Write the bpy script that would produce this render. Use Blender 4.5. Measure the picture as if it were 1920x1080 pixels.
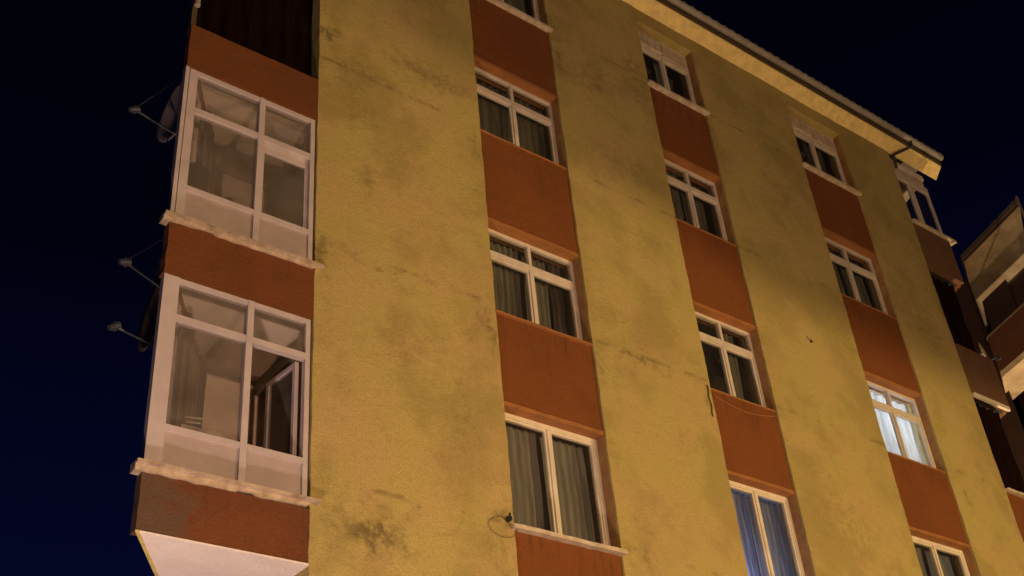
import bpy, math, random
from mathutils import Vector, Matrix, noise
random.seed(7)
for o in list(bpy.data.objects): bpy.data.objects.remove(o)
S = bpy.context.scene
COL = S.collection

# ------------------------------------------------------------------ camera
cam = bpy.data.cameras.new('camera'); camo = bpy.data.objects.new('camera', cam); COL.objects.link(camo)
cam.sensor_width = 36; cam.lens = 2231.94 / 1920 * 36; cam.clip_end = 2000; cam.clip_start = .1
rot = Matrix.Rotation(-0.7038, 3, 'Z') @ Matrix.Rotation(2.1835, 3, 'X') @ Matrix.Rotation(-0.0964, 3, 'Z')
camo.matrix_world = Matrix.Translation((-5.0979, -9.2764, 1.6)) @ rot.to_4x4()
S.camera = camo
S.render.filter_size = 2.2

# ------------------------------------------------------------------ night sky
W = bpy.data.worlds.new('World'); S.world = W; W.use_nodes = True
nt = W.node_tree; nt.nodes.clear()
wo = nt.nodes.new('ShaderNodeOutputWorld'); bg = nt.nodes.new('ShaderNodeBackground')
tc = nt.nodes.new('ShaderNodeTexCoord'); sp = nt.nodes.new('ShaderNodeSeparateXYZ'); rp = nt.nodes.new('ShaderNodeValToRGB')
nt.links.new(tc.outputs['Generated'], sp.inputs[0]); nt.links.new(sp.outputs['Z'], rp.inputs[0])
rp.color_ramp.elements[0].position = 0.0; rp.color_ramp.elements[0].color = (.004, .007, .036, 1)
rp.color_ramp.elements[1].position = .80; rp.color_ramp.elements[1].color = (.0004, .0005, .0022, 1)
e = rp.color_ramp.elements.new(.42); e.color = (.0012, .0018, .0145, 1)
e = rp.color_ramp.elements.new(.60); e.color = (.0005, .0006, .0042, 1)
nt.links.new(rp.outputs[0], bg.inputs[0]); bg.inputs[1].default_value = 1.0
nt.links.new(bg.outputs[0], wo.inputs[0])
vs = S.view_settings; vs.view_transform = 'Standard'; vs.look = 'None'; vs.gamma = 1; vs.exposure = 0; vs.use_curve_mapping = False

STREET_LAMPS = [  # label, x, y, head height, power, colour, lamp radius, hood
    ('globe street lamp on the far pavement opposite the left half of the building', -1.6, -11.0, 4.6, 2350, (1, .60, .335), .12, None),
    ('globe street lamp on the far pavement opposite the right stripe of windows', 7.6, -11.5, 4.6, 2000, (1, .64, .28), .12, None),
    ('hooded street lamp set back behind the far pavement opposite the right corner', 12.5, -14.0, 4.6, 4700, (1, .68, .27), .009, (.235, .12)),
    ('added lamp standing unseen in the gap to brighten the neighbouring block', 16.3, .8, 4.4, 2900, (1, .66, .34), .12, None),  # added unseen lamp, brightens the neighbouring block's undersides
]

# ------------------------------------------------------------------ materials
MATS = {}
def mat(name, col, rough=.8, bump=0, bscale=60, var=0, vscale=3, col2=None, metal=0, emis=None):
    m = bpy.data.materials.new(name); m.use_nodes = True; MATS[name] = m
    t = m.node_tree; b = t.nodes['Principled BSDF']
    b.inputs['Roughness'].default_value = rough; b.inputs['Metallic'].default_value = metal
    b.inputs['Base Color'].default_value = (*col, 1)
    g = t.nodes.new('ShaderNodeNewGeometry')
    if var or col2:
        n = t.nodes.new('ShaderNodeTexNoise'); n.inputs['Scale'].default_value = vscale; n.inputs['Detail'].default_value = 6; n.inputs['Roughness'].default_value = .65
        t.links.new(g.outputs['Position'], n.inputs['Vector'])
        r = t.nodes.new('ShaderNodeValToRGB'); r.color_ramp.elements[0].position = .35; r.color_ramp.elements[1].position = .7
        c2 = col2 or tuple(c * (1 - var) for c in col)
        r.color_ramp.elements[0].color = (*col, 1); r.color_ramp.elements[1].color = (*c2, 1)
        t.links.new(n.outputs['Fac'], r.inputs[0]); t.links.new(r.outputs[0], b.inputs['Base Color'])
    if bump:
        n = t.nodes.new('ShaderNodeTexNoise'); n.inputs['Scale'].default_value = bscale; n.inputs['Detail'].default_value = 4
        t.links.new(g.outputs['Position'], n.inputs['Vector'])
        bp = t.nodes.new('ShaderNodeBump'); bp.inputs['Strength'].default_value = bump; bp.inputs['Distance'].default_value = .02
        t.links.new(n.outputs['Fac'], bp.inputs['Height']); t.links.new(bp.outputs[0], b.inputs['Normal'])
    if emis:
        b.inputs['Emission Color'].default_value = (*emis[:3], 1); b.inputs['Emission Strength'].default_value = emis[3]
    return m

class NG:
    """tiny helper for node maths"""
    def __init__(s, m): s.t = m.node_tree
    def n(s, typ, **kw):
        x = s.t.nodes.new(typ)
        for k, v in kw.items(): setattr(x, k, v)
        return x
    def l(s, a, b): s.t.links.new(a, b)
    def math(s, op, a, b=0., c=0., clamp=False):
        x = s.n('ShaderNodeMath', operation=op, use_clamp=clamp)
        for i, q in enumerate((a, b, c)):
            if isinstance(q, (int, float)): x.inputs[i].default_value = q
            else: s.l(q, x.inputs[i])
        return x.outputs[0]
    def smooth(s, v, a, b):
        x = s.n('ShaderNodeMapRange', interpolation_type='SMOOTHSTEP')
        s.l(v, x.inputs[0]); x.inputs[1].default_value = a; x.inputs[2].default_value = b; return x.outputs[0]
    def noise(s, vec, scale, detail=5, rough=.6):
        x = s.n('ShaderNodeTexNoise'); x.inputs['Scale'].default_value = scale; x.inputs['Detail'].default_value = detail; x.inputs['Roughness'].default_value = rough
        s.l(vec, x.inputs['Vector']); return x.outputs['Fac']
    def mix(s, f, a, b):
        x = s.n('ShaderNodeMix', data_type='RGBA')
        if isinstance(f, (int, float)): x.inputs[0].default_value = f
        else: s.l(f, x.inputs[0])
        for i, q in ((6, a), (7, b)):
            if isinstance(q, tuple): x.inputs[i].default_value = (*q, 1)
            else: s.l(q, x.inputs[i])
        return x.outputs[2]

# stains on the render: x, z, radius x, radius z, strength
SPOTS = [(4.13, 15.1, .09, .55, .9), (4.12, 9.45, .07, .35, .6), (7.62, 15.2, .08, .45, .7), (7.60, 12.4, .07, .35, .5), (11.7, 15.2, .08, .4, .6), (6.05, 9.5, .07, .4, .6), (2.38, 12.3, .07, .4, .6), (2.40, 9.4, .06, .35, .7),
         (1.9, 13.25, .7, .12, .6), (.7, 12.75, .5, .12, .5), (1.0, 15.3, .8, .2, .4), (.70, 6.42, .42, .22, 1.3), (.72, 11.04, .18, .30, .75), (1.30, 8.75, .75, .35, .38), (1.45, 14.1, .09, .10, 1.1), (1.86, 8.0, .3, .4, .3),
         (.12, 13.15, .12, .3, 1.0), (.08, 9.55, .12, .3, 1.0), (2.40, 6.98, .16, .12, .9), (2.3, 6.5, .3, .3, .4), (8.81, 11.32, .05, .06, 1.2),
         (4.6, 9.8, .35, .20, .45), (4.9, 15.0, .5, .5, .55), (5.9, 15.5, .28, .6, .7), (5.2, 13.4, .6, .2, .4), (4.35, 6.9, .3, .35, .6),
         (8.6, 8.2, .8, .35, .45), (9.3, 14.2, .5, .7, .3), (8.3, 9.0, .4, .3, .3), (12.3, 7.6, .3, .4, .35), (12.3, 13.6, .25, .7, .4), (12.35, 12.3, .06, .06, 1.0),
         (1.6, 13.3, .8, .35, .35), (.5, 12.0, .25, .25, .45), (5.6, 11.9, .35, .25, .3), (5.55, 8.6, .3, .3, .3), (.9, 9.75, .9, .06, .55), (5.0, 9.78, .8, .05, .55),
         (.45, 12.6, .3, .35, .4), (2.2, 9.5, .22, .25, .5), (12.0, 9.3, .12, .2, .7), (7.9, 6.9, .3, .4, .5), (1.2, 6.75, 1.0, .05, .4)]
def make_render_plaster(name, base, dark, deep, spots):
    m = bpy.data.materials.new(name); m.use_nodes = True; MATS[name] = m
    g = NG(m); b = m.node_tree.nodes['Principled BSDF']; b.inputs['Roughness'].default_value = .93
    geo = g.n('ShaderNodeNewGeometry'); P = geo.outputs['Position']
    dn = g.n('ShaderNodeTexNoise'); dn.inputs['Scale'].default_value = 2.6; dn.inputs['Detail'].default_value = 5; dn.inputs['Roughness'].default_value = .7; g.l(P, dn.inputs['Vector'])
    va = g.n('ShaderNodeVectorMath', operation='MULTIPLY_ADD'); g.l(dn.outputs['Color'], va.inputs[0]); va.inputs[1].default_value = (.9, .9, .9); va.inputs[2].default_value = (-.45, -.45, -.45)
    vb = g.n('ShaderNodeVectorMath', operation='ADD'); g.l(va.outputs[0], vb.inputs[0]); g.l(P, vb.inputs[1])
    sep = g.n('ShaderNodeSeparateXYZ'); g.l(vb.outputs[0], sep.inputs[0]); X, Z = sep.outputs['X'], sep.outputs['Z']
    s2 = g.n('ShaderNodeSeparateXYZ'); g.l(P, s2.inputs[0]); Zr = s2.outputs['Z']
    big = g.noise(P, .55, 4, .55); med = g.noise(P, 2.1, 6, .68); fine = g.noise(P, 11, 6, .7); gr = g.noise(P, 42, 4, .75)
    # broad cloudy discolouring
    cl = g.smooth(g.math('ADD', g.math('MULTIPLY', big, .6), g.math('MULTIPLY', med, .4)), .48, .66)
    col = g.mix(g.math('MULTIPLY', cl, .55), base, dark)
    # repaired patches with a soft but visible border: two tones of old paint
    pt = g.noise(P, .7, 6, .6); pe = g.smooth(g.math('ADD', pt, g.math('MULTIPLY', fine, .08)), .51, .64)
    hue = g.smooth(g.noise(P, 1.15, 5, .6), .42, .60)
    col = g.mix(g.math('MULTIPLY', hue, .55), col, tuple(q * w for q, w in zip(base, (1.08, .93, 1.22))))
    col = g.mix(g.math('MULTIPLY', pe, .45), col, dark)
    # mottled fine dirt
    fd = g.smooth(fine, .52, .72)
    col = g.mix(g.math('MULTIPLY', fd, .22), col, dark)
    # grime along the floor slabs, broken up by noise
    if spots:
        zz = g.math('PINGPONG', g.math('SUBTRACT', Zr, g.math('ADD', 6.82, g.math('MULTIPLY', med, .15))), 1.45)
        ln = g.math('SUBTRACT', 1., g.smooth(zz, .0, .05))
        ln = g.math('MULTIPLY', ln, g.smooth(med, .46, .62))
        col = g.mix(g.math('MULTIPLY', ln, .42), col, deep)
        acc = None
        for (sx, sz, rx, rz, st) in SPOTS:
            dx = g.math('DIVIDE', g.math('SUBTRACT', X, sx), rx); dz = g.math('DIVIDE', g.math('SUBTRACT', Z, sz), rz)
            r2 = g.math('ADD', g.math('MULTIPLY', dx, dx), g.math('MULTIPLY', dz, dz))
            q = g.math('MULTIPLY', g.math('EXPONENT', g.math('MULTIPLY', r2, -1.1)), st)
            acc = q if acc is None else g.math('ADD', acc, q)
        f2 = g.noise(P, 5.5, 7, .72)
        a = g.math('MULTIPLY', acc, g.smooth(g.math('ADD', f2, g.math('MULTIPLY', acc, .10)), .42, .68), clamp=True)
        col = g.mix(g.math('MULTIPLY', a, .68, clamp=True), col, deep)
    if not spots:
        mp = g.n('ShaderNodeMapping'); mp.inputs['Scale'].default_value = (1, 1, .10); g.l(P, mp.inputs[0])
        stn = g.smooth(g.noise(mp.outputs[0], 9, 5, .65), .50, .72)
        zz = g.math('PINGPONG', g.math('SUBTRACT', Zr, 6.90), 1.46); zz = g.math('SUBTRACT', 1., g.smooth(zz, .0, .9))
        col = g.mix(g.math('MULTIPLY', g.math('MULTIPLY', stn, g.math('ADD', .12, zz)), .55), col, deep)
        chip = g.smooth(g.noise(P, 14, 6, .75), .66, .70)
        col = g.mix(g.math('MULTIPLY', chip, .5), col, (.28, .13, .03))
    # grain
    col2 = g.mix(g.math('MULTIPLY', g.smooth(gr, .35, .7), .26), col, deep)
    g.l(col2, b.inputs['Base Color'])
    hs = g.math('ADD', g.math('MULTIPLY', gr, .5), g.math('MULTIPLY', fine, .9))
    bp = g.n('ShaderNodeBump'); bp.inputs['Strength'].default_value = .7; bp.inputs['Distance'].default_value = .03
    g.l(hs, bp.inputs['Height']); g.l(bp.outputs[0], b.inputs['Normal'])
    return m
YEL = make_render_plaster('yellow_plaster', (.46, .37, .128), (.27, .205, .062), (.07, .042, .014), True)
RUST = make_render_plaster('rust_plaster', (.195, .058, .007), (.15, .041, .005), (.055, .02, .004), False)
RUSTP = make_render_plaster('patched_rust_plaster', (.155, .048, .009), (.10, .034, .009), (.04, .016, .009), False)
RUSTB = make_render_plaster('balcony_rust_plaster', (.160, .048, .008), (.12, .036, .006), (.05, .018, .006), False)
g = NG(RUSTP); bb = RUSTP.node_tree.nodes['Principled BSDF']; src = bb.inputs['Base Color'].links[0].from_socket
geo = g.n('ShaderNodeNewGeometry'); sp_ = g.n('ShaderNodeSeparateXYZ'); g.l(geo.outputs['Position'], sp_.inputs[0])
nn = g.noise(geo.outputs['Position'], 4.5, 6, .7); mk = g.math('ADD', g.math('MULTIPLY', g.math('SUBTRACT', -.75, sp_.outputs['X']), .55), g.math('MULTIPLY', nn, .9))
g.l(g.mix(g.math('MULTIPLY', g.smooth(mk, .62, .86), .75), src, (.095, .062, .042)), bb.inputs['Base Color'])
DULL = make_render_plaster('dull_brown_plaster', (.17, .085, .04), (.12, .06, .028), (.04, .02, .01), False)
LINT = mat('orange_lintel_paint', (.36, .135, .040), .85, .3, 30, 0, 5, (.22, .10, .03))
JAMB = mat('faded_reveal_paint', (.34, .20, .075), .85, .3, 30, 0, 5, (.22, .10, .04))
SILLM = mat('old_white_sill', (.62, .53, .42), .8, .5, 25, 0, 7, (.36, .27, .18))
SILLD = mat('worn_cement_sill', (.50, .40, .31), .85, .5, 25, 0, 7, (.24, .17, .11))
PVC = mat('white_frame_plastic', (.66, .58, .52), .45, 0, 1, .22, 4)
PVCW = mat('bright_frame_plastic', (.72, .64, .54), .45, 0, 1, .2, 3)
PINK = mat('pinkish_balcony_panel', (.42, .34, .35), .6, .1, 40, .2, 3)
BAYF = mat('pinkish_balcony_frame', (.52, .45, .48), .5, 0, 40, .2, 3)
BSOF = mat('pale_pink_soffit', (.78, .70, .70), .85, .3, 30, .14, 2.4)
YED = mat('yellow_edge_paint', (.62, .50, .18), .85, .3, 30, .3, 8)
SOFF = mat('cream_eave_soffit', (.92, .72, .30), .8, .3, 20, .3, 6)
DARKB = mat('dark_board', (.10, .065, .035), .8, 0, 1, .4, 6)
GUT = mat('grey_gutter_metal', (.36, .33, .30), .5, 0, 1, .35, 5)
TILE = mat('grey_roof_sheet', (.32, .29, .26), .75, 0, 1, .3, 6)
PIPE = mat('dark_pipe', (.045, .035, .03), .5)
CEIL = mat('balcony_ceiling_paint', (.74, .62, .54), .9, .15, 20, .15, 2)
INW = mat('balcony_inner_wall', (.66, .52, .44), .9, .15, 20, .2, 2)
ROOM = mat('room_wall', (.25, .22, .18), .9)
FLR = mat('room_floor', (.12, .09, .06), .8)
DISH = mat('dish_metal', (.42, .35, .38), .5, 0, 1, .2, 5)
DISHB = mat('weathered_dish', (.12, .085, .05), .6, 0, 1, .3, 5)
ARM = mat('arm_metal', (.085, .095, .12), .4, 0, 1, .2, 9, metal=.3)
BLK = mat('black_thing', (.012, .010, .010), .8)
ASPH = mat('asphalt', (.05, .05, .05), .9, .5, 90, .3, 3)
PAVE = mat('pavement_concrete', (.22, .20, .18), .9, .3, 40, .3, 2)
LAMPM = mat('lamp_post_paint', (.10, .11, .11), .5)
NSOF = mat('neighbour_soffit', (.85, .74, .55), .85, .3, 20, 0, 1.6, (.5, .38, .26))
NRUST = mat('neighbour_rust_paint', (.14, .055, .03), .9, .2, 30, .3, 2)
NWALL = mat('neighbour_shaded_wall', (.05, .022, .018), .9, .2, 30, .3, 2)  # near-black colour puts the shadow under the eave into the wall
NFAS = mat('neighbour_fascia', (.20, .16, .13), .8, .1, 30, .3, 4)
INSHADE = mat('shaded_interior', (.03, .022, .02), .9, .2, 20, .3, 3)  # deep shade of the open right balconies put into the wall colour

def glass(name, tint, spec, haze=.03):
    m = bpy.data.materials.new(name); m.use_nodes = True; t = m.node_tree; t.nodes.clear()
    o = t.nodes.new('ShaderNodeOutputMaterial'); a = t.nodes.new('ShaderNodeBsdfTransparent'); a.inputs[0].default_value = (*tint, 1)
    g_ = t.nodes.new('ShaderNodeBsdfGlossy'); g_.inputs['Roughness'].default_value = .03; g_.inputs[0].default_value = (.9, .9, .9, 1)
    f = t.nodes.new('ShaderNodeFresnel'); f.inputs[0].default_value = spec; mx = t.nodes.new('ShaderNodeMixShader')
    gg = t.nodes.new('ShaderNodeNewGeometry'); mu = t.nodes.new('ShaderNodeMath'); mu.operation = 'MULTIPLY'; iv = t.nodes.new('ShaderNodeMath'); iv.operation = 'SUBTRACT'; iv.inputs[0].default_value = 1
    t.links.new(gg.outputs['Backfacing'], iv.inputs[1]); t.links.new(f.outputs[0], mu.inputs[0]); t.links.new(iv.outputs[0], mu.inputs[1])
    df = t.nodes.new('ShaderNodeBsdfDiffuse'); df.inputs[0].default_value = (.75, .66, .6, 1); hz = t.nodes.new('ShaderNodeMixShader')
    wn = t.nodes.new('ShaderNodeTexNoise'); wn.inputs['Scale'].default_value = 2.2; wn.inputs['Detail'].default_value = 5; mr = t.nodes.new('ShaderNodeMapRange')
    t.links.new(gg.outputs['Position'], wn.inputs['Vector']); t.links.new(wn.outputs['Fac'], mr.inputs[0]); mr.inputs[1].default_value = .3; mr.inputs[2].default_value = .7; mr.inputs[3].default_value = haze * .6; mr.inputs[4].default_value = haze * 1.3
    t.links.new(mr.outputs[0], hz.inputs[0]); t.links.new(a.outputs[0], hz.inputs[1]); t.links.new(df.outputs[0], hz.inputs[2])
    t.links.new(mu.outputs[0], mx.inputs[0]); t.links.new(hz.outputs[0], mx.inputs[1]); t.links.new(g_.outputs[0], mx.inputs[2]); t.links.new(mx.outputs[0], o.inputs[0])
    return m
GLS = glass('window_glass', (.86, .87, .86), 1.45, .012)
GLD = glass('hazy_balcony_glass', (.84, .83, .82), 1.45, .085)  # diffuse haze mixed into the glass makes the panes paler
def cloth(name, c, trans=.35, fold=0, c2=None):
    m = bpy.data.materials.new(name); m.use_nodes = True; t = m.node_tree; t.nodes.clear(); g = NG(m)
    o = g.n('ShaderNodeOutputMaterial'); d = g.n('ShaderNodeBsdfDiffuse'); tr = g.n('ShaderNodeBsdfTranslucent'); mx = g.n('ShaderNodeMixShader')
    geo = g.n('ShaderNodeNewGeometry'); mp = g.n('ShaderNodeMapping'); mp.inputs['Scale'].default_value = (9, 9, .6)
    g.l(geo.outputs['Position'], mp.inputs[0]); nz = g.noise(mp.outputs[0], 1.6, 4, .6)
    col = g.mix(g.smooth(nz, .35, .65), c, c2 or tuple(q * .55 for q in c))
    g.l(col, d.inputs[0]); g.l(col, tr.inputs[0]); mx.inputs[0].default_value = trans
    g.l(d.outputs[0], mx.inputs[1]); g.l(tr.outputs[0], mx.inputs[2]); g.l(mx.outputs[0], o.inputs[0]); return m
CUR = {'pale': cloth('pale_net', (.50, .47, .42), .35, 0, (.34, .31, .28)), 'grey': cloth('grey_net', (.34, .32, .27)), 'dim': cloth('dim_net', (.27, .25, .20)), 'lilac': cloth('lilac_net', (.22, .17, .17)),
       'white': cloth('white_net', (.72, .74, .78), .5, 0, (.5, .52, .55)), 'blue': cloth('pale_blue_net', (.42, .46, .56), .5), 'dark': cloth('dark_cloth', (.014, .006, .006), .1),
       'brown': cloth('brown_cloth', (.17, .12, .10), .2)}

# ------------------------------------------------------------------ mesh helpers
class MB:
    def __init__(s): s.v = []; s.f = []
    def hexa(s, p):  # 8 points: bottom 4 ccw, top 4
        k = len(s.v); s.v += [tuple(q) for q in p]
        s.f += [tuple(k + i for i in f) for f in ((3, 2, 1, 0), (4, 5, 6, 7), (0, 1, 5, 4), (1, 2, 6, 5), (2, 3, 7, 6), (3, 0, 4, 7))]; return s
    def box(s, x0, x1, y0, y1, z0, z1):
        return s.hexa([(x0, y0, z0), (x1, y0, z0), (x1, y1, z0), (x0, y1, z0), (x0, y0, z1), (x1, y0, z1), (x1, y1, z1), (x0, y1, z1)])
    def prism(s, poly, z0, z1):
        k = len(s.v); n = len(poly); s.v += [(x, y, z0) for x, y in poly] + [(x, y, z1) for x, y in poly]
        s.f.append(tuple(k + n - 1 - i for i in range(n))); s.f.append(tuple(k + n + i for i in range(n)))
        for i in range(n): j = (i + 1) % n; s.f.append((k + i, k + j, k + n + j, k + n + i))
        return s
    def tube(s, p, q, r, r2=None, n=8):
        p = Vector(p); q = Vector(q); a = (q - p).normalized(); u = a.orthogonal().normalized(); w = a.cross(u); k = len(s.v); r2 = r if r2 is None else r2
        for c, rr in ((p, r), (q, r2)):
            for i in range(n): t = 2 * math.pi * i / n; s.v.append(tuple(c + (u * math.cos(t) + w * math.sin(t)) * rr))
        for i in range(n): j = (i + 1) % n; s.f.append((k + i, k + j, k + n + j, k + n + i))
        s.f.append(tuple(k + n - 1 - i for i in range(n))); s.f.append(tuple(k + n + i for i in range(n))); return s
    def path(s, pts, r, n=8):
        for a, b in zip(pts, pts[1:]): s.tube(a, b, r, n=n)
        return s
    def build(s, name, m, parent=None, smooth=False):
        me = bpy.data.meshes.new(name); me.from_pydata(s.v, [], s.f); me.materials.append(m); me.update()
        o = bpy.data.objects.new(name, me); COL.objects.link(o)
        if parent:
            o.parent = parent
            w = Matrix.Translation(parent.location)
            o.matrix_parent_inverse = w.inverted()
        if smooth:
            for p in me.polygons: p.use_smooth = True
        return o
def thing(name, label, cat, loc=(0, 0, 0), group=None):
    o = bpy.data.objects.new(name, None); o.location = loc; COL.objects.link(o); o.empty_display_size = .2
    o['label'] = label; o['category'] = cat
    if group: o['group'] = group
    return o
def tag(o, label, cat, group=None):
    o['label'] = label; o['category'] = cat
    if group: o['group'] = group
    return o
def nz(x, y, z, s): return noise.noise(Vector((x, y, z)) * s)

def rough_box(x0, x1, y0, y1, z0, z1, cell=.12, amp=.006, edge=.010, seed=0, zedge=True):
    """box with a hand-trowelled front: finely gridded front face, wavy arrises"""
    b = MB(); nx = max(2, int((x1 - x0) / cell)); nzv = max(2, int((z1 - z0) / cell))
    idx = {}
    for i in range(nx + 1):
        for j in range(nzv + 1):
            x = x0 + (x1 - x0) * i / nx; z = z0 + (z1 - z0) * j / nzv
            y = y0 + amp * (nz(x, seed, z, 1.7) + .6 * nz(x, seed + 3, z, 6))
            if i in (0, nx): x += edge * (nz(seed, x, z, 3) + .8 * nz(seed, x, z, 9)); y += .004
            if zedge and j in (0, nzv): z += edge * (nz(x, z, seed, 3) + .8 * nz(x, z, seed, 9))
            idx[i, j] = len(b.v); b.v.append((x, y, z))
    for i in range(nx):
        for j in range(nzv): b.f.append((idx[i, j], idx[i + 1, j], idx[i + 1, j + 1], idx[i, j + 1]))
    ring = [(i, 0) for i in range(nx)] + [(nx, j) for j in range(nzv)] + [(i, nzv) for i in range(nx, 0, -1)] + [(0, j) for j in range(nzv, 0, -1)]
    bk = []
    for q in ring: v = b.v[idx[q]]; bk.append(len(b.v)); b.v.append((v[0], y1, v[2]))
    n = len(ring)
    for k in range(n): l = (k + 1) % n; b.f.append((idx[ring[k]], bk[k], bk[l], idx[ring[l]]))
    b.f.append(tuple(bk))
    return b

# ------------------------------------------------------------------ ground
def struct(b, name, m): o = b.build(name, m); o['kind'] = 'structure'; return o
struct(MB().prism([(-400, -400), (400, -400), (400, 400), (-400, 400)], -.6, -.02), 'ground', ASPH)
struct(MB().box(-60, 60, -9.0, -2.6, -.015, .0), 'road', ASPH)
struct(MB().box(-60, 60, -2.6, -.0, -.01, .13), 'pavement', PAVE)
struct(MB().box(-60, 60, -14, -9.0, -.01, .12), 'far_pavement', PAVE)

# ------------------------------------------------------------------ main building
U = [0, 2.488, 4.047, 6.178, 7.541, 10.053, 11.627, 13.287]      # stripe edges along the facade
LD = Vector((.545, .838)); RD = Vector((.38, .925))
B = thing('apartment_building', 'five storey yellow apartment block with rust coloured stripes between its windows and enclosed corner balconies', 'building', (6.6, 5, 0))
ZT = 17.48
for k in range(4):
    rough_box(U[2 * k], U[2 * k + 1], 0, .34, .13, ZT, seed=k * 5, zedge=False).build('wall_pier', YEL, B)
SILL = [15.604, 12.74, 9.73, 6.904, 4.0]; HEAD = [17.12, 14.13, 11.15, 8.42, 5.45]
COLS = [(U[1], U[2]), (U[3], U[4]), (U[5], U[6])]
for c, (a, b_) in enumerate(COLS):
    a2, b2 = a + .002, b_ - .002
    rough_box(a2, b2, .004, .34, HEAD[0], ZT, seed=30 + c, edge=.001).build('wall_pier', YEL, B)
    for r in range(4):
        rough_box(a2, b2, .035, .34, HEAD[r + 1] + .055, SILL[r] - .03, seed=40 + c * 7 + r).build('spandrel_panel', RUST, B)
    rough_box(a2, b2, .035, .34, .13, SILL[4] - .03, seed=90 + c).build('spandrel_panel', RUST, B)
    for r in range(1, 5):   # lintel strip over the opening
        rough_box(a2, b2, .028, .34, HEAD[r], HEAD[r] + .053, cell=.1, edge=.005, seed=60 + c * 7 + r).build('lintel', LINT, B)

def frame_rect(b, x0, x1, z0, z1, y0, y1, w):
    b.box(x0, x0 + w, y0, y1, z0, z1); b.box(x1 - w, x1, y0, y1, z0, z1)
    b.box(x0 + w, x1 - w, y0, y1, z0, z0 + w); b.box(x0 + w, x1 - w, y0, y1, z1 - w, z1)
def window(x0, x1, z0, z1, kind, sill):
    x0 += .012; x1 -= .012; y = .165; m = (x0 + x1) / 2
    f = MB(); frame_rect(f, x0, x1, z0, z1 - .002, y, y + .07, .044 if kind != 'tall' else .06)
    w0 = .044 if kind != 'tall' else .06
    f.box(m - .024, m + .024, y - .006, y + .066, z0 + w0, z1 - w0 - .002)
    o = f.build('window', PVC if kind != 'tall' else PVCW, B)
    o['label'] = {'cross': 'window with two small upper lights', 'tall': 'window with two tall casements and no upper lights', 'box': 'top floor window with pale panels in the upper lights'}[kind]
    zt = z1 - w0
    if kind != 'tall':
        zt = z1 - .40; MB().box(x0 + w0, m - .024, y - .004, y + .064, zt - .045, zt + .045).box(m + .024, x1 - w0, y - .004, y + .064, zt - .045, zt + .045).build('transom', PVC, o)
        for a, b_ in ((x0 + w0, m - .024), (m + .024, x1 - w0)):
            if kind == 'box':
                d = .05 if a < m - .1 else .02
                MB().box(a + .004, b_ - .004, y - d, y + .04, zt + .047, z1 - .065).build('upper_panel', SILLM, o)
            else: MB().box(a, b_, y + .030, y + .036, zt + .045, z1 - w0 - .002).build('pane', GLS, o)
        zt -= .045
    for i, (a, b_) in enumerate(((x0 + w0, m - .024), (m + .024, x1 - w0))):
        s = MB(); frame_rect(s, a + .003, b_ - .003, z0 + w0 + .003, zt - .003, y + .012, y + .058, .028)
        so = s.build('sash', PVC if kind != 'tall' else PVCW, o)
        MB().box(a + .031, b_ - .031, y + .032, y + .038, z0 + w0 + .031, zt - .031).build('pane', GLS, o)
    if sill == 'white':
        rough_box(x0 - .05, x1 + .05, -.055, y, z0 - .05, z0 - .002, cell=.05, amp=.004, edge=.006, seed=x0).build('sill', SILLM, o)
    else:
        rough_box(x0 - .010, x1 + .010, -.006 if sill == 'lip' else .024, y, z0 - .028, z0 - .002, cell=.05, amp=.003, edge=.004, seed=x0).build('sill', LINT, o)
    # painted right-hand reveal
    MB().box(x1 + .002, x1 + .0115, .038, y - .002, z0, z1 - .004).build('reveal', JAMB, o)
for c, (a, b_) in enumerate(COLS):
    for r in range(5):
        kind = 'box' if r == 0 else 'tall' if r >= 3 else 'cross'
        if (c, r) == (2, 2): kind = 'cross'
        window(a, b_, SILL[r], HEAD[r], kind, 'white' if r == 0 or (r, c) == (3, 0) else ('lip' if r == 2 and c == 0 else 'rust'))
# interior: slabs, partitions and back wall so that the windows look into rooms
FZ = [3.0, 5.9, 8.72, 11.6, 14.45, 17.50]
for z in FZ: MB().box(.06, 13.2, .345, 3.2, z - .14, z + .02).build('floor_slab', ROOM, B)
MB().box(0.02, 13.26, 3.205, 3.4, .13, 17.45).build('interior_wall', ROOM, B)
for x in (.8, 5.1, 8.8, 12.6):
    for i in range(5): MB().box(x - .06, x + .06, .345, 3.2, FZ[i] + .022, FZ[i + 1] - .142).build('interior_wall', ROOM, B)

# side walls following the skewed plot
def sk(P0, D, s, t): return (P0[0] + s + D.x * t, P0[1] + D.y * t)
def spoly(P0, D, s0, s1, t0, t1): return [sk(P0, D, s0, t0), sk(P0, D, s1, t0), sk(P0, D, s1, t1), sk(P0, D, s0, t1)]
def flip(p): return p[::-1]
LO = (0.0, 0.0); RO = (13.287, 0.0)
MB().prism(spoly((0, .345), LD, .0, .28, 0, 11), .13, 17.4).build('side_wall', YEL, B)
MB().prism(spoly((13.287, .345), RD, -.28, 0, 0, 11), .13, 17.4).build('side_wall', YEL, B)
MB().prism([(6.3, 9.6), (17.3, 10.2), (17.3, 10.5), (6.3, 9.9)], .13, 17.4).build('rear_wall', YEL, B)

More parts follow.
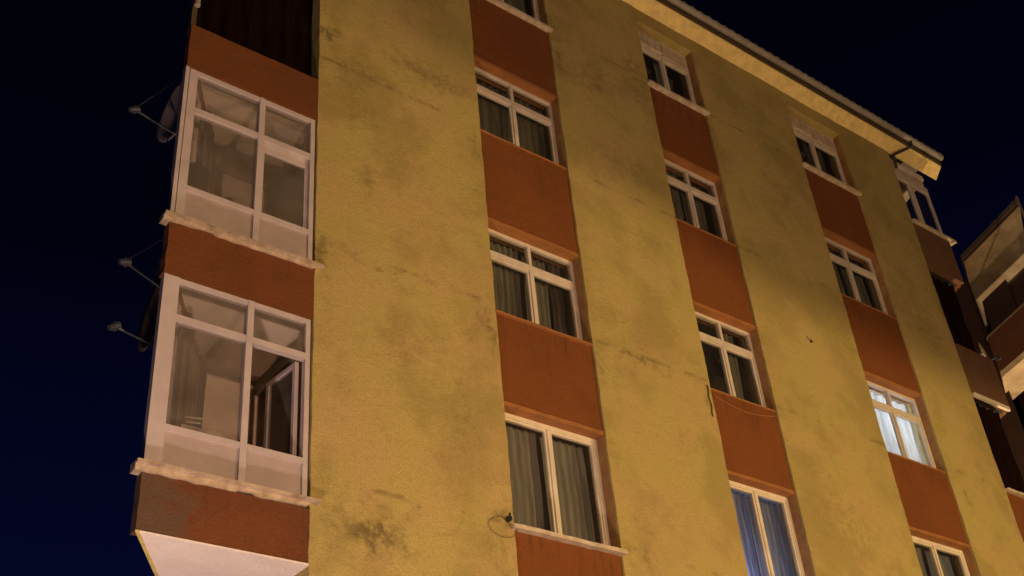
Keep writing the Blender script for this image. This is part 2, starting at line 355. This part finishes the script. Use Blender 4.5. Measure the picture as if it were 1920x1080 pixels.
# ---- left corner balconies
TB = 1.75
def bayprism(b, s0, s1, t0, t1, z0, z1, P0=LO, D=LD): return b.prism(spoly(P0, D, s0, s1, t0, t1), z0, z1)
LX = -1.665
BANDS = [(6.01, 6.56), (8.74, 9.40), (11.62, 12.28), (14.45, 15.15)]
for i, (z0, z1) in enumerate(BANDS):
    rough_box(LX, -.003, .005, .13, z0, z1, cell=.08, amp=.008, edge=.008, seed=100 + i).build('balcony_parapet', RUSTP if i == 0 else RUSTB, B)
    bayprism(MB(), LX, LX + .12, .16, TB, z0, z1).build('balcony_side_parapet', RUST, B)
    # slab: soffit below, floor above
    zz = z0 + .004
    bayprism(MB(), LX + .125, -.01, .17, TB, zz, zz + .14).build('balcony_slab', BSOF if i == 0 else CEIL, B)
MB().prism([sk(LO, LD, LX - .004, -.002), sk(LO, LD, LX + .035, -.002), sk(LO, LD, LX + .035, TB), sk(LO, LD, LX - .004, TB)], 5.985, 6.008).build('balcony_edge_strip', YED, B)
MB().prism([sk(LO, LD, LX + .036, .0), sk(LO, LD, -.004, 0), sk(LO, LD, -.004, TB), sk(LO, LD, LX + .036, TB)], 5.99, 6.008).build('balcony_soffit', BSOF, B)
# gable wall inside the balconies and their far end
for (z0, z1) in ((6.15, 8.74), (8.89, 11.62), (11.77, 14.45), (14.6, 17.4)):
    bayprism(MB(), LX, 0, TB + .01, TB + .12, z0, z1).build('balcony_end_wall', INW, B)
    bayprism(MB(), -.02, -.003, .42, TB, z0, z1).build('balcony_inner_wall', INW, B)
def wavy_sill(x0, x1, z, seed, drop=.10, y1=.10, proud=.065, tail=.10):
    """cement sill with a ragged lower edge"""
    b = MB(); n = 44
    for i in range(n + 1):
        x = x0 + (x1 - x0) * i / n
        d = drop * (.85 + .20 * nz(x, seed, 0, 1.3) + .13 * nz(x, seed, 9, 9) + (-.22 if nz(x, seed, 5, 3.1) > .25 else 0)); d = max(.03, d)
        if x > x1 - tail: d = .028
        yy = -proud + .012 * nz(x, seed, 4, 3)
        b.v += [(x, yy, z), (x, yy, z - .030), (x, yy + .045, z - .034), (x, yy + .05, z - d), (x, y1, z - d), (x, y1, z)]
    for i in range(n):
        k = i * 6
        for j in range(6): l = (j + 1) % 6; b.f.append((k + j, k + l, k + 6 + l, k + 6 + j))
    b.f.append(tuple(range(6))[::-1]); b.f.append(tuple(n * 6 + j for j in range(6)))
    return b
for i, z in enumerate((6.645, 9.445)):
    wavy_sill(LX - .075, .09, z, 5 + i * 9, .095 if i == 0 else .08).build('balcony_sill', SILLD, B)
    bayprism(MB(), LX - .075, LX + .10, .13, TB, z - .05, z).build('balcony_side_sill', SILLM, B)

def bay_glazing(zs, zp, zt, ztop, double):
    y0, y1 = .03, .10
    root = MB(); cw = .155
    if double:
        root.box(-1.668, -1.625, y0 - .012, y1, zs, ztop); root.box(-1.61, -1.515, y0, y1, zs, ztop)
    else: root.box(-1.655, -1.49, y0 - .01, y1, zs, ztop)
    lx = -1.515 if double else -1.49
    mx0, mx1 = -.745, -.675
    root.box(mx0, mx1, y0 - .008, y1, zs, ztop); root.box(-.075, -.02, y0, y1, zs, ztop)
    if double: root.box(-1.625, -1.61, y0 + .03, y1, zs, ztop)
    for a, b_ in ((lx, mx0), (mx1, -.075)):
        root.box(a, b_, y0, y1, ztop - .05, ztop); root.box(a, b_, y0 - .004, y1, zt - .035, zt + .035); root.box(a, b_, y0 - .004, y1, zp - .03, zp + .03); root.box(a, b_, y0, y1, zs, zs + .035)
    o = root.build('balcony_glazing', BAYF, B)
    for a, b_ in ((lx, mx0), (mx1, -.075)):
        MB().box(a, b_, y0 + .018, y1 - .02, zs + .035, zp - .03).build('lower_panel', PINK, o)
        MB().box(a, b_, y0 + .03, y0 + .036, zt + .035, ztop - .05).build('pane', GLD, o)
    MB().box(lx, mx0, y0 + .03, y0 + .036, zp + .03, zt - .035).build('pane', GLD, o)
    if double:   # closed opening sash in the right-hand bay
        s = MB(); frame_rect(s, mx1 + .003, -.078, zp + .033, zt - .038 - .09, y0 + .045, y1 + .01, .04); s.box(mx1 + .003, -.078, y0 + .05, y1, zt - .125, zt - .038)
        s.build('sash', BAYF, o)
        MB().box(mx1 + .043, -.118, y0 + .055, y0 + .061, zp + .073, zt - .17).build('pane', GLD, o)
    else:        # sash swung open into the balcony
        hx, hy = -.12, .12; ex, ey = -.17, .66
        s = MB(); dx, dy = ex - hx, ey - hy; L = math.hypot(dx, dy); ux, uy = dx / L, dy / L; nx, ny = -uy * .022, ux * .022
        def bar(a0, a1, z0, z1):
            p = [(hx + ux * a0 - nx, hy + uy * a0 - ny), (hx + ux * a0 + nx, hy + uy * a0 + ny), (hx + ux * a1 + nx, hy + uy * a1 + ny), (hx + ux * a1 - nx, hy + uy * a1 - ny)]
            s.prism(p, z0, z1)
        za, zb = zp + .04, zt - .04
        bar(0, .045, za, zb); bar(L - .045, L, za, zb); bar(.045, L - .045, zb - .045, zb); bar(.045, L - .045, za, za + .045)
        so = s.build('open_sash', BAYF, o); so['label'] = 'sash swung open into the balcony'
        g = MB(); nx *= .12; ny *= .12
        g.prism([(hx + ux * .045 - nx, hy + uy * .045 - ny), (hx + ux * .045 + nx, hy + uy * .045 + ny), (hx + ux * (L - .045) + nx, hy + uy * (L - .045) + ny), (hx + ux * (L - .045) - nx, hy + uy * (L - .045) - ny)], za + .045, zb - .045)
        g.build('pane', GLD, so)
    # glazed flank along the side street
    fl = MB(); n = 4
    for i in range(n + 1):
        t = .16 + (TB - .2) * i / n
        bayprism(fl, LX + .02, LX + .08, t, t + .06, zs, ztop)
    for z in (zs + .02, zp, zt, ztop - .03): bayprism(fl, LX + .03, LX + .07, .16, TB, z - .02, z + .03)
    fo = fl.build('side_glazing', BAYF, B)
    bayprism(MB(), LX + .045, LX + .055, .16, TB, zs + .05, zp - .02).build('lower_panel', PINK, fo)
    for i in range(n):
        t = .16 + (TB - .2) * i / n
        bayprism(MB(), LX + .046, LX + .051, t + .062, t + (TB - .2) / n - .002, zp + .03, zt - .02).build('pane', GLD, fo)
        bayprism(MB(), LX + .046, LX + .051, t + .062, t + (TB - .2) / n - .002, zt + .03, ztop - .05).build('pane', GLD, fo)
bay_glazing(6.645, 7.065, 8.27, 8.735, False)
bay_glazing(9.445, 9.90, 11.02, 11.615, True)
# roof edge of the left corner and the closed upper storeys
MB().box(LX, -.004, .02, .12, 12.281, 12.30).build('parapet_cap', DULL, B)
MB().box(LX + .0, LX + .06, .03, .09, 12.302, 14.448).build('balcony_post', DARKB, B)
MB().box(LX + .0, LX + .06, .03, .09, 15.152, 17.3).build('balcony_post', DARKB, B)

# ---- right corner balconies
RX0, RX1 = 13.29, 14.52
def rprism(b, s0, s1, t0, t1, z0, z1): return bayprism(b, s0, s1, t0, t1, z0, z1, (13.287, 0.0), RD)
RB = [(14.56, 15.60, RUST), (11.68, 12.76, DULL), (8.75, 9.74, RUST), (5.9, 6.85, RUST)]
for i, (z0, z1, m) in enumerate(RB):
    rough_box(RX0 + .003, RX1, .005, .12, z0, z1, cell=.08, amp=.008, edge=.008, seed=140 + i).build('balcony_parapet', DULL if i < 2 else m, B)
    rprism(MB(), 1.11, 1.23, .13, TB, z0, z1).build('balcony_side_parapet', m, B)
    rprism(MB(), .005, 1.105, .14, TB, z0 + .004, z0 + .15).build('balcony_slab', INSHADE, B)
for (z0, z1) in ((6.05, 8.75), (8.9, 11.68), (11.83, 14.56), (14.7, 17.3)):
    rprism(MB(), .0, 1.23, TB + .01, TB + .12, z0, z1).build('balcony_end_wall', INSHADE, B)
    rprism(MB(), .003, .02, .42, TB, z0, z1).build('balcony_inner_wall', INSHADE, B)
rough_box(RX0 + .0, RX1 + .19, -.06, .12, 15.605, 15.655, cell=.05, amp=.004, edge=.006, seed=1).build('balcony_sill', SILLM, B)
rough_box(RX0 + .0, RX1 - .12, -.05, .003, 11.60, 11.675, cell=.05, amp=.004, edge=.004, seed=2).build('awning_rail', PVCW, B)
rough_box(RX0 + .0, RX1 + .05, -.06, .12, 9.745, 9.795, cell=.05, amp=.004, edge=.006, seed=3).build('balcony_sill', SILLM, B)
# top right glazing, slim white posts
g = MB()
for x in (13.72, 13.80, 14.38): g.box(x, x + .05, .03, .09, 15.657, 16.82)
g.box(13.30, 14.43, .025, .095, 16.82, 16.98); g.box(13.30, 14.43, .03, .09, 17.20, 17.28)
g.box(13.30, 13.35, .03, .09, 15.657, 16.82)
go = g.build('balcony_glazing', PVC, B); go['label'] = 'slim white framed glazing of the topmost right balcony'
for a, b_ in ((13.352, 13.718), (13.852, 14.378)): MB().box(a, b_, .055, .061, 15.66, 16.818).build('pane', GLS, go)
MB().box(13.32, 14.40, .05, .08, 16.982, 17.198).build('upper_panel', SILLM, go)

# ---- eaves and roof
EX0, EX1 = -1.95, 14.95
def eave(prof, name, m, x0=EX0, x1=EX1, parent=B, skew=True):
    b = MB(); n = len(prof)
    for x, D in ((x0, LD), (x1, RD)):
        for (y, z) in prof: b.v.append((x + (D.x / D.y * y if skew else 0), y, z))
    for i in range(n): j = (i + 1) % n; b.f.append((i, n + i, n + j, j))
    b.f.append(tuple(range(n))); b.f.append(tuple(n + n - 1 - i for i in range(n)))
    return b.build(name, m, parent)
eave([(.02, 17.44), (-.235, 17.59), (-.235, 17.625), (.02, 17.475)], 'eave_soffit', SOFF)
eave([(-.247, 17.625), (-.262, 17.625), (-.262, 17.76), (-.247, 17.76)], 'shaded_fascia_board', DARKB)  # dark colour stands in for the gutter's shadow line
# half round gutter
pr = []
for i in range(9): a = math.pi + math.pi * i / 8; pr.append((-.335 + .065 * math.cos(a), 17.745 + .065 * math.sin(a)))
pr += [(-.335 + .058 * math.cos(a), 17.745 + .055 * math.sin(a)) for a in [2 * math.pi - math.pi * i / 8 for i in range(9)]]
eave(pr, 'gutter', GUT)
# corrugated roof sheet
b = MB(); n = 330
for i in range(n + 1):
    x = EX0 - .03 + (EX1 - EX0 + .06) * i / n; h = .022 * math.sin(i * math.pi / 2.0)
    for (y, z) in ((-.36, 17.825), (4.5, 19.5)):
        b.v += [(x + .4 * (y), y, z + h), (x + .4 * y, y, z + h + .018)]
for i in range(n):
    k = i * 4
    b.f += [(k, k + 2, k + 6, k + 4), (k + 1, k + 5, k + 7, k + 3), (k, k + 4, k + 5, k + 1), (k + 2, k + 3, k + 7, k + 6)]
b.build('roof', TILE, B)
rprism(MB(), .005, 1.23, .10, TB, 17.30, 17.42).build('balcony_slab', CEIL, B)
bayprism(MB(), LX, -.005, .16, TB, 17.30, 17.42).build('balcony_slab', CEIL, B)
# drain pipe: offset bend from gutter to wall
MB().path([(13.72, -.335, 17.69), (13.70, -.32, 17.55), (13.36, -.05, 17.36), (13.32, -.045, 17.0)], .032).build('drain_pipe', PIPE, B)

# ------------------------------------------------------------------ curtains
def curtain(x0, x1, z0, z1, y, m, label, waves=9, lean=0, amp=.022, seed=0, top=None, cat='curtain', name='curtain'):
    b = MB(); nx = 70; nzv = 6
    for i in range(nx + 1):
        for j in range(nzv + 1):
            u = i / nx; v = j / nzv; x = x0 + (x1 - x0) * u + lean * (1 - v); z = z0 + (z1 - z0) * v
            yy = y + amp * math.sin(u * waves * 2 * math.pi + 1.2 * math.sin(v * 3 + seed)) + amp * nz(x, seed, z, 4)
            b.v.append((x, yy, z))
    for i in range(nx):
        for j in range(nzv): k = i * (nzv + 1) + j; b.f.append((k, k + nzv + 1, k + nzv + 2, k + 1))
    o = b.build(name, CUR[m], None, True); return tag(o, label, cat, None)
rowname = ['top floor', 'second row from the top', 'third row from the top', 'fourth row from the top']
colname = ['left window column', 'middle window column', 'right window column']
def cw(c, r, parts):
    a, b_ = COLS[c]; w = b_ - a
    for (u0, u1, m, txt, wv) in parts:
        curtain(a + w * u0, a + w * u1, SILL[r] + .03, HEAD[r] - .02, .36 + .02 * ((u0 * 10) % 2), m, txt, wv, seed=c * 5 + r + u0, amp=.018 if wv > 2 else .03)
cw(0, 1, [(.02, .98, 'dim', 'dim grey net curtain behind the second window down of the left column', 11)])
cw(0, 2, [(.02, .47, 'grey', 'grey pleated curtain in the left half of the third window down in the left column', 7),
          (.53, .78, 'grey', 'grey pleated curtain right of the mullion in the third window down of the left column', 4),
          (.80, .93, 'lilac', 'narrow lilac curtain strip at the right edge of the third window down, left column', 2)])
cw(0, 3, [(.02, .47, 'pale', 'grey pleated curtain in the left casement of the tall window low in the left column', 6),
          (.53, .97, 'pale', 'grey pleated curtain in the right casement of the tall window low in the left column', 6)])
cw(0, 0, [(.05, .95, 'grey', 'grey curtain behind the topmost window of the left column, cut by the photo edge', 9)])
cw(1, 0, [(.55, .76, 'white', 'narrow pale curtain in the topmost window of the middle column', 2)])
cw(1, 1, [(.02, .48, 'dim', 'dark net curtain in the left half of the second window down, middle column', 5), (.54, .90, 'dim', 'dark net curtain in the right half of the second window down, middle column', 5)])
cw(1, 2, [(.06, .30, 'grey', 'slim grey curtain bunched in the left half of the third window down, middle column', 2), (.60, .85, 'dim', 'dim olive curtain in the right half of the third window down, middle column', 3)])
cw(1, 3, [(.02, .49, 'blue', 'pale curtain glowing blue in the left half of the lowest middle window', 6), (.53, .97, 'blue', 'blue grey curtain in the right half of the lowest middle window', 6)])
cw(2, 0, [(.50, .85, 'dim', 'dim curtain in the topmost window of the right column', 4)])
cw(2, 1, [(.05, .46, 'dim', 'dark curtain in the left half of the second window down, right column', 4), (.54, .95, 'dim', 'dark curtain in the right half of the second window down, right column', 4)])
cw(2, 2, [(.0, .20, 'white', 'white curtain strip at the left of the only brightly lit window', 2), (.24, .98, 'white', 'wide white net curtain filling the right of the only brightly lit window', 6)])
cw(2, 3, [(.05, .46, 'grey', 'grey curtain in the left half of the lowest window in the right column', 5), (.54, .95, 'blue', 'bluish curtain in the right half of the lowest window in the right column', 5)])
for c in range(3): cw(c, 4, [(.04, .96, 'grey', 'grey curtain in the first floor window of the ' + colname[c], 9)])
# dark cloth at left; black sheets stand in for the right openings' dark
curtain(LX + .12, -.004, 12.31, 14.42, .17, 'dark', 'dark reddish cloth drawn across the open balcony at the top left', 6, amp=.03, name='balcony_dark_sheet')
curtain(13.33, 14.42, 12.78, 14.54, .20, 'dark', 'black sheet added for the dark inside the upper open balcony at the right corner', 5, amp=.03, name='balcony_dark_sheet')
curtain(13.33, 14.42, 9.80, 11.66, .20, 'dark', 'black sheet added for the dark inside the open balcony under the bright rail at right', 5, amp=.03, name='balcony_dark_sheet')
# brown drapes inside the glazed left balconies, along the side street
def side_drape(z0, z1, t0, t1, label, m='brown'):
    b = MB(); n = 60
    for i in range(n + 1):
        t = t0 + (t1 - t0) * i / n; s = LX + .17 + .03 * math.sin(i * .75); p = sk(LO, LD, s, t)
        b.v += [(p[0], p[1], z0), (p[0] + .02 * math.sin(i), p[1], z1)]
    for i in range(n): k = 2 * i; b.f.append((k, k + 2, k + 3, k + 1))
    tag(b.build('curtain', CUR[m], None, True), label, 'curtain')
side_drape(7.2, 8.62, .45, 1.15, 'short brown drape hanging by the flank glazing in the lower corner balcony')
side_drape(7.2, 8.62, 1.25, 1.68, 'long brown drape at the back of the lower corner balcony')
side_drape(10.0, 11.5, .5, 1.3, 'short brown drape hanging by the flank glazing in the upper corner balcony')

# ------------------------------------------------------------------ things inside the balconies and rooms
r_ = thing('clothes_rack', 'folding clothes rack standing in the lower glazed corner balcony at left', 'clothes rack', (-1.05, .75, 6.2))
for sx in (-1.22, -.98):
    MB().tube((sx, .55, 6.2), (sx + .16, 1.05, 7.62), .012).build('leg', BAYF, r_)
    MB().tube((sx + .16, .55, 6.2), (sx, 1.05, 7.62), .012).build('leg', BAYF, r_)
for k in range(4): MB().tube((-1.20, .62 + .1 * k, 7.55), (-.86, .62 + .1 * k, 7.6), .008).build('rail', BAYF, r_)
t_ = thing('shelf', 'low pale shelf behind the lower balcony panel beside the middle post', 'shelf', (-.9, .5, 6.2))
MB().box(-1.18, -.76, .42, .62, 7.33, 7.37).build('board', BAYF, t_); MB().box(-1.18, -1.14, .43, .61, 6.2, 7.328).build('leg', BAYF, t_); MB().box(-.80, -.76, .43, .61, 6.2, 7.328).build('leg', BAYF, t_)
b = MB(); ring = []
for j, (z, w, d) in enumerate(((9.95, .16, .09), (10.05, .17, .10), (10.35, .15, .08), (10.55, .17, .07), (10.62, .05, .04))):
    for i in range(12): a = 2 * math.pi * i / 12; b.v.append((-1.33 + .05 * j * .3 + w * math.cos(a) * (1 + .1 * math.sin(3 * a + j)), .42 + d * math.sin(a), z))
for j in range(4):
    for i in range(12): k = j * 12 + i; l = j * 12 + (i + 1) % 12; b.f.append((k, l, l + 12, k + 12))
b.f.append(tuple(range(12))[::-1]); b.f.append(tuple(range(48, 60)))
tag(b.build('hanging_coat', BLK, None, True), 'dark coat hanging inside the left pane of the upper glazed corner balcony', 'coat')
fp = thing('flower_pot', 'small dark flower pot on the rail of the upper glazed corner balcony', 'flower pot', (-.98, .17, 9.932))
MB().tube((-.98, .175, 9.932), (-.98, .175, 10.05), .035, .048, 14).build('pot', BLK, fp)
MB().tube((-.98, .175, 10.05), (-.98, .175, 10.065), .054, .054, 14).build('rim', BLK, fp)

def point(name, loc, power, col, r, parent):
    l = bpy.data.lights.new(name, 'POINT'); l.energy = power; l.color = col; l.shadow_soft_size = r
    o = bpy.data.objects.new(name, l); o.location = loc; COL.objects.link(o)
    if parent: o.parent = parent; o.matrix_parent_inverse = Matrix.Translation(parent.location).inverted()
    return o
cl = thing('ceiling_lamp', 'lit ceiling lamp in the room behind the brightly lit white curtains', 'lamp', (11.3, 1.4, 11.46))
MB().tube((11.3, 1.4, 11.458), (11.3, 1.4, 11.30), .01).build('cord', BLK, cl)
bulb = mat('lit_bulb', (.9, .9, .9), .5, emis=(.85, .92, 1, 6))
MB().tube((11.3, 1.4, 11.30), (11.3, 1.4, 11.20), .05, .09, 14).build('lamp_shade', bulb, cl)
point('ceiling_lamp_light', (11.2, 1.4, 10.7), 135, (.86, .92, 1), .08, cl)
tv = thing('television', 'glowing television in the room behind the blue lit curtain, lowest middle window', 'television', (6.3, 1.6, 5.93))
MB().box(5.6, 6.3, 1.6, 1.66, 6.8, 7.2).build('case', BLK, tv); MB().box(5.62, 6.28, 1.592, 1.598, 6.82, 7.18).build('screen', mat('tv_screen', (.1, .1, .1), .4, emis=(.2, .35, 1, 1.5)), tv)
MB().box(5.5, 6.4, 1.45, 1.85, 5.93, 6.79).build('stand', FLR, tv)
point('television_glow', (6.25, .75, 7.0), 60, (.22, .38, 1), .12, tv)
point('television_glow', (7.2, 1.4, 7.3), 16, (.5, .62, 1), .12, tv)

# ------------------------------------------------------------------ satellite dishes
def dish(label, c, R_, axis, lnb, mount, m, strut=True, grp='satellite dishes on the flank of the left corner balconies'):
    t = thing('satellite_dish', label, 'satellite dish', mount, grp)
    a = Vector(axis).normalized(); c = Vector(c); u = Vector((0, 0, 1)); u = (u - a * u.dot(a)).normalized(); w = a.cross(u)
    b = MB(); NR, NA = 6, 28
    for side in (0, 1):
        for i in range(NR + 1):
            rr = R_ * i / NR; dep = .16 * R_ * (i / NR) ** 2 - side * .012
            for j in range(NA): th = 2 * math.pi * j / NA; b.v.append(tuple(c + a * dep + (u * math.cos(th) * 1.08 + w * math.sin(th)) * rr))
    off = (NR + 1) * NA
    for i in range(NR):
        for j in range(NA):
            k = i * NA + j; l = i * NA + (j + 1) % NA
            b.f.append((k, l, l + NA, k + NA)); b.f.append((off + k, off + k + NA, off + l + NA, off + l))
    for j in range(NA): k = NR * NA + j; l = NR * NA + (j + 1) % NA; b.f.append((k, l, off + l, off + k))
    b.build('reflector', m, t, True)
    L = Vector(lnb); bot = c - u * R_ * 1.0 - a * .02
    MB().tube(bot, L, .013).build('feed_arm', ARM, t)
    if strut: MB().tube(c + u * R_ * .95 + a * .1, L + Vector((0, 0, .02)), .006).build('strut', ARM, t)
    d = (c - L).normalized()
    MB().tube(L - d * .07, L + d * .05, .032, .045, 12).tube(L + Vector((0, 0, -.05)), L + Vector((0, 0, .05)), .022).build('receiver', ARM, t)
    M_ = Vector(mount)
    MB().tube(M_, c - a * .03, .022).tube(c - a * .06, c - a * .01, .07, .07, 12).build('mount', ARM, t)
dish('pinkish satellite dish beside the upper glazed balcony, topmost of the three', (-1.30, .98, 11.92), .46, (-.98, -.12, .02), (-1.86, 1.0, 11.63), (-1.0, 1.05, 11.80), DISH)
dish('satellite dish mostly hidden behind the rust parapet between the two glazed balconies', (-1.24, 1.02, 9.62), .36, (-1, .05, .05), (-1.73, 1.0, 9.46), (-.98, 1.08, 9.3), DISH)
dish('brown edged satellite dish beside the lower glazed balcony, lowest of the three', (-1.30, 1.0, 8.95), .42, (-1, .04, .05), (-1.75, 1.0, 8.63), (-1.0, 1.05, 8.85), DISHB, False)
for (p0, p1, sag, lab) in (((-1.40, .99, 11.50), (-1.58, .5, 9.45), .12, 'black cable drooping from the topmost satellite dish down to the balcony sill'),):
    pts = [(p0[0] + (p1[0] - p0[0]) * i / 14 - sag * math.sin(math.pi * i / 14), p0[1] + (p1[1] - p0[1]) * i / 14, p0[2] + (p1[2] - p0[2]) * i / 14) for i in range(15)]
    tag(MB().path(pts, .006, 5).build('cable', BLK), lab, 'cable')
t = thing('wall_antenna', 'small thin antenna arm sticking out beyond the topmost right balcony sill', 'antenna', (14.7, .3, 15.6), None)
MB().tube((14.62, .25, 15.60), (15.05, .3, 15.75), .014).build('arm', ARM, t); MB().tube((15.05, .3, 15.70), (15.05, .3, 15.82), .03).build('receiver', ARM, t)
dish('small pale satellite dish beside the black opening of the right corner balcony', (14.95, .35, 13.25), .20, (.25, -.9, .1), (14.98, .12, 13.02), (14.62, .5, 13.1), SILLM, False, None)

# small hardware on the facade
t = thing('wall_bracket', 'black cable bracket at the left end of the lowest white sill of the left column', 'bracket', (2.42, -.02, 6.93))
MB().tube((2.40, .01, 6.95), (2.40, -.05, 6.95), .035, .03).build('base', BLK, t); MB().tube((2.40, -.05, 6.95), (2.36, -.09, 6.98), .012).build('hook', BLK, t)
pts = [(2.38, -.02, 6.93)] + [(2.38 - .22 * math.sin(a) - .02 * a, -.012, 6.85 + .12 * math.cos(a)) for a in [i * .35 for i in range(1, 15)]]
tag(MB().path(pts, .0028, 5).build('cable', DARKB), 'thin loop of cable hanging on the yellow wall beside the black bracket', 'cable')
pts = [(6.22 + 1.25 * i / 16, .022, 9.62 - .10 * math.sin(math.pi * i / 16)) for i in range(17)]
tag(MB().path(pts, .007, 5).build('cable', MATS['orange_lintel_paint']), 'sagging rust painted cable under the third window down in the middle column', 'cable')
pts = [(6.10 + .012 * math.sin(i * 1.1), -.012, 9.72 - i * .045) for i in range(12)]
tag(MB().path(pts, .008, 5).build('cable', MATS['dark_board']), 'short dark cable running down the pier left of the middle stripe', 'cable')
t = thing('wall_stub', 'small dark anchor plug sticking out of the yellow wall between the middle and right stripes', 'anchor', (8.81, 0, 11.32))
MB().tube((8.81, .01, 11.32), (8.81, -.018, 11.32), .026).build('pin', BLK, t)
t = thing('balcony_lamp', 'small unlit pale lamp on the corner post of the dark top left balcony', 'lamp', (-1.62, .0, 12.6))
MB().tube((-1.63, .028, 12.74), (-1.63, -.01, 12.74), .03).build('base', GUT, t); MB().tube((-1.63, -.015, 12.78), (-1.63, -.015, 12.60), .028, .036, 12).build('lamp_shade', GUT, t)

# ------------------------------------------------------------------ neighbouring building
N = thing('neighbour_building', 'neighbouring block at the right edge with lit eaves and a projecting rust brown balcony', 'building', (22, 0, 0))
e = Vector((.353, .935)); q = Vector((.878, .478))
A = Vector((18.18, -.14)); Bp = A + e * 2.22
def npoly(a0, a1, b0, b1): return [tuple(A + e * a + q * b) for a, b in ((a1, b0), (a0, b0), (a0, b1), (a1, b1))]
MB().prism(npoly(0, 2.22, 0, 9)[::-1], 18.0, 18.03).build('eave_soffit', NSOF, N)
MB().prism(npoly(.03, 2.19, .03, 9)[::-1], 18.032, 18.10).build('eave_shadow_board', DARKB, N)
MB().prism(npoly(-.05, 2.27, -.06, 9)[::-1], 18.102, 18.22).build('fascia', NFAS, N)
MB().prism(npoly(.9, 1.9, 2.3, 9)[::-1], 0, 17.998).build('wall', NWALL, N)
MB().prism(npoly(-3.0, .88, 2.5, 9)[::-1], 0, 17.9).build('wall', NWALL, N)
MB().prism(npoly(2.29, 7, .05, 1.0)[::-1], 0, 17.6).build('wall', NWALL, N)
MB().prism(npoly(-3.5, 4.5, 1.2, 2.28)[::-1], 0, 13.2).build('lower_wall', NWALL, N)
e2 = Vector((.353, .935)); A2 = Vector((17.75, .15))
def n2(a0, a1, b0, b1): return [tuple(A2 + e2 * a + q * b) for a, b in ((a0, b0), (a1, b0), (a1, b1), (a0, b1))]
for z in (14.45,):
    MB().prism(flip(n2(-2.6, 1.72, 0, 1.4)), z, z + .14).build('balcony_slab', NSOF, N)
    MB().prism(flip(n2(-2.6, 1.72, -.01, .10)), z + .142, z + 1.05).build('balcony_parapet', NRUST, N)
    MB().prism(flip(n2(1.62, 1.72, .102, 1.4)), z + .142, z + 1.05).build('balcony_parapet', NRUST, N)
    MB().prism(flip(n2(-2.6, 1.74, -.03, .13)), z + 1.052, z + 1.09).build('parapet_cap', NFAS, N)
    MB().tube((*(A2 + e2 * -.6 + q * .05), z + 1.09), (*(A2 + e2 * -.6 + q * .05), z + 3.4), .03).build('balcony_post', NFAS, N)

# ------------------------------------------------------------------ street lamps that light the facade, and an added one for the neighbour
glow = mat('lit_lamp_glass', (.9, .8, .6), .4, emis=(1, .62, .3, 12))
def street_lamp(label, x, y, h, p, c, size, hood):
    t = thing('street_lamp', label, 'street lamp', (x, y, .12), 'street lamps on the far pavement')
    MB().tube((x, y, .12), (x, y, .5), .10, .08, 12).build('base', LAMPM, t)
    MB().tube((x, y, .5), (x, y, h - .35), .055, .045, 12).build('pole', LAMPM, t)
    if hood: MB().tube((x, y, h + hood[1]), (x, y, h + hood[1] + .12), hood[0], .06, 24).build('hood', LAMPM, t)
    else: MB().tube((x, y, h + .28), (x, y, h + .34), .04, .02, 12).build('cap', LAMPM, t)
    top = h + (hood[1] if hood else .26)
    b = MB()
    for i in range(4): a = math.pi / 4 + i * math.pi / 2; b.tube((x + .10 * math.cos(a), y + .10 * math.sin(a), h - .35), (x + .10 * math.cos(a), y + .10 * math.sin(a), top), .003, n=5)
    b.build('cage', LAMPM, t)
    MB().tube((x, y, h - .30), (x, y, h - .22), .04, .05, 12).build('lamp_bulb', glow, t)
    point('street_lamp_light', (x, y, h), p, c, size, t)
for a in STREET_LAMPS: street_lamp(*a)
# low wall lantern below the corner balconies, whose pinkish light washes their underside
t = thing('bollard_light', 'low lantern on the pavement below the left corner balconies', 'lamp', (-2.6, -2.4, .13))
MB().tube((-2.6, -2.4, .13), (-2.6, -2.4, 1.0), .06, .05, 12).build('post', LAMPM, t); MB().tube((-2.6, -2.4, 1.0), (-2.6, -2.4, 1.1), .08, .08, 12).build('lamp_glass', glow, t)
point('bollard_light_lamp', (-2.6, -2.4, 1.35), 1000, (1, .70, .56), .15, t)
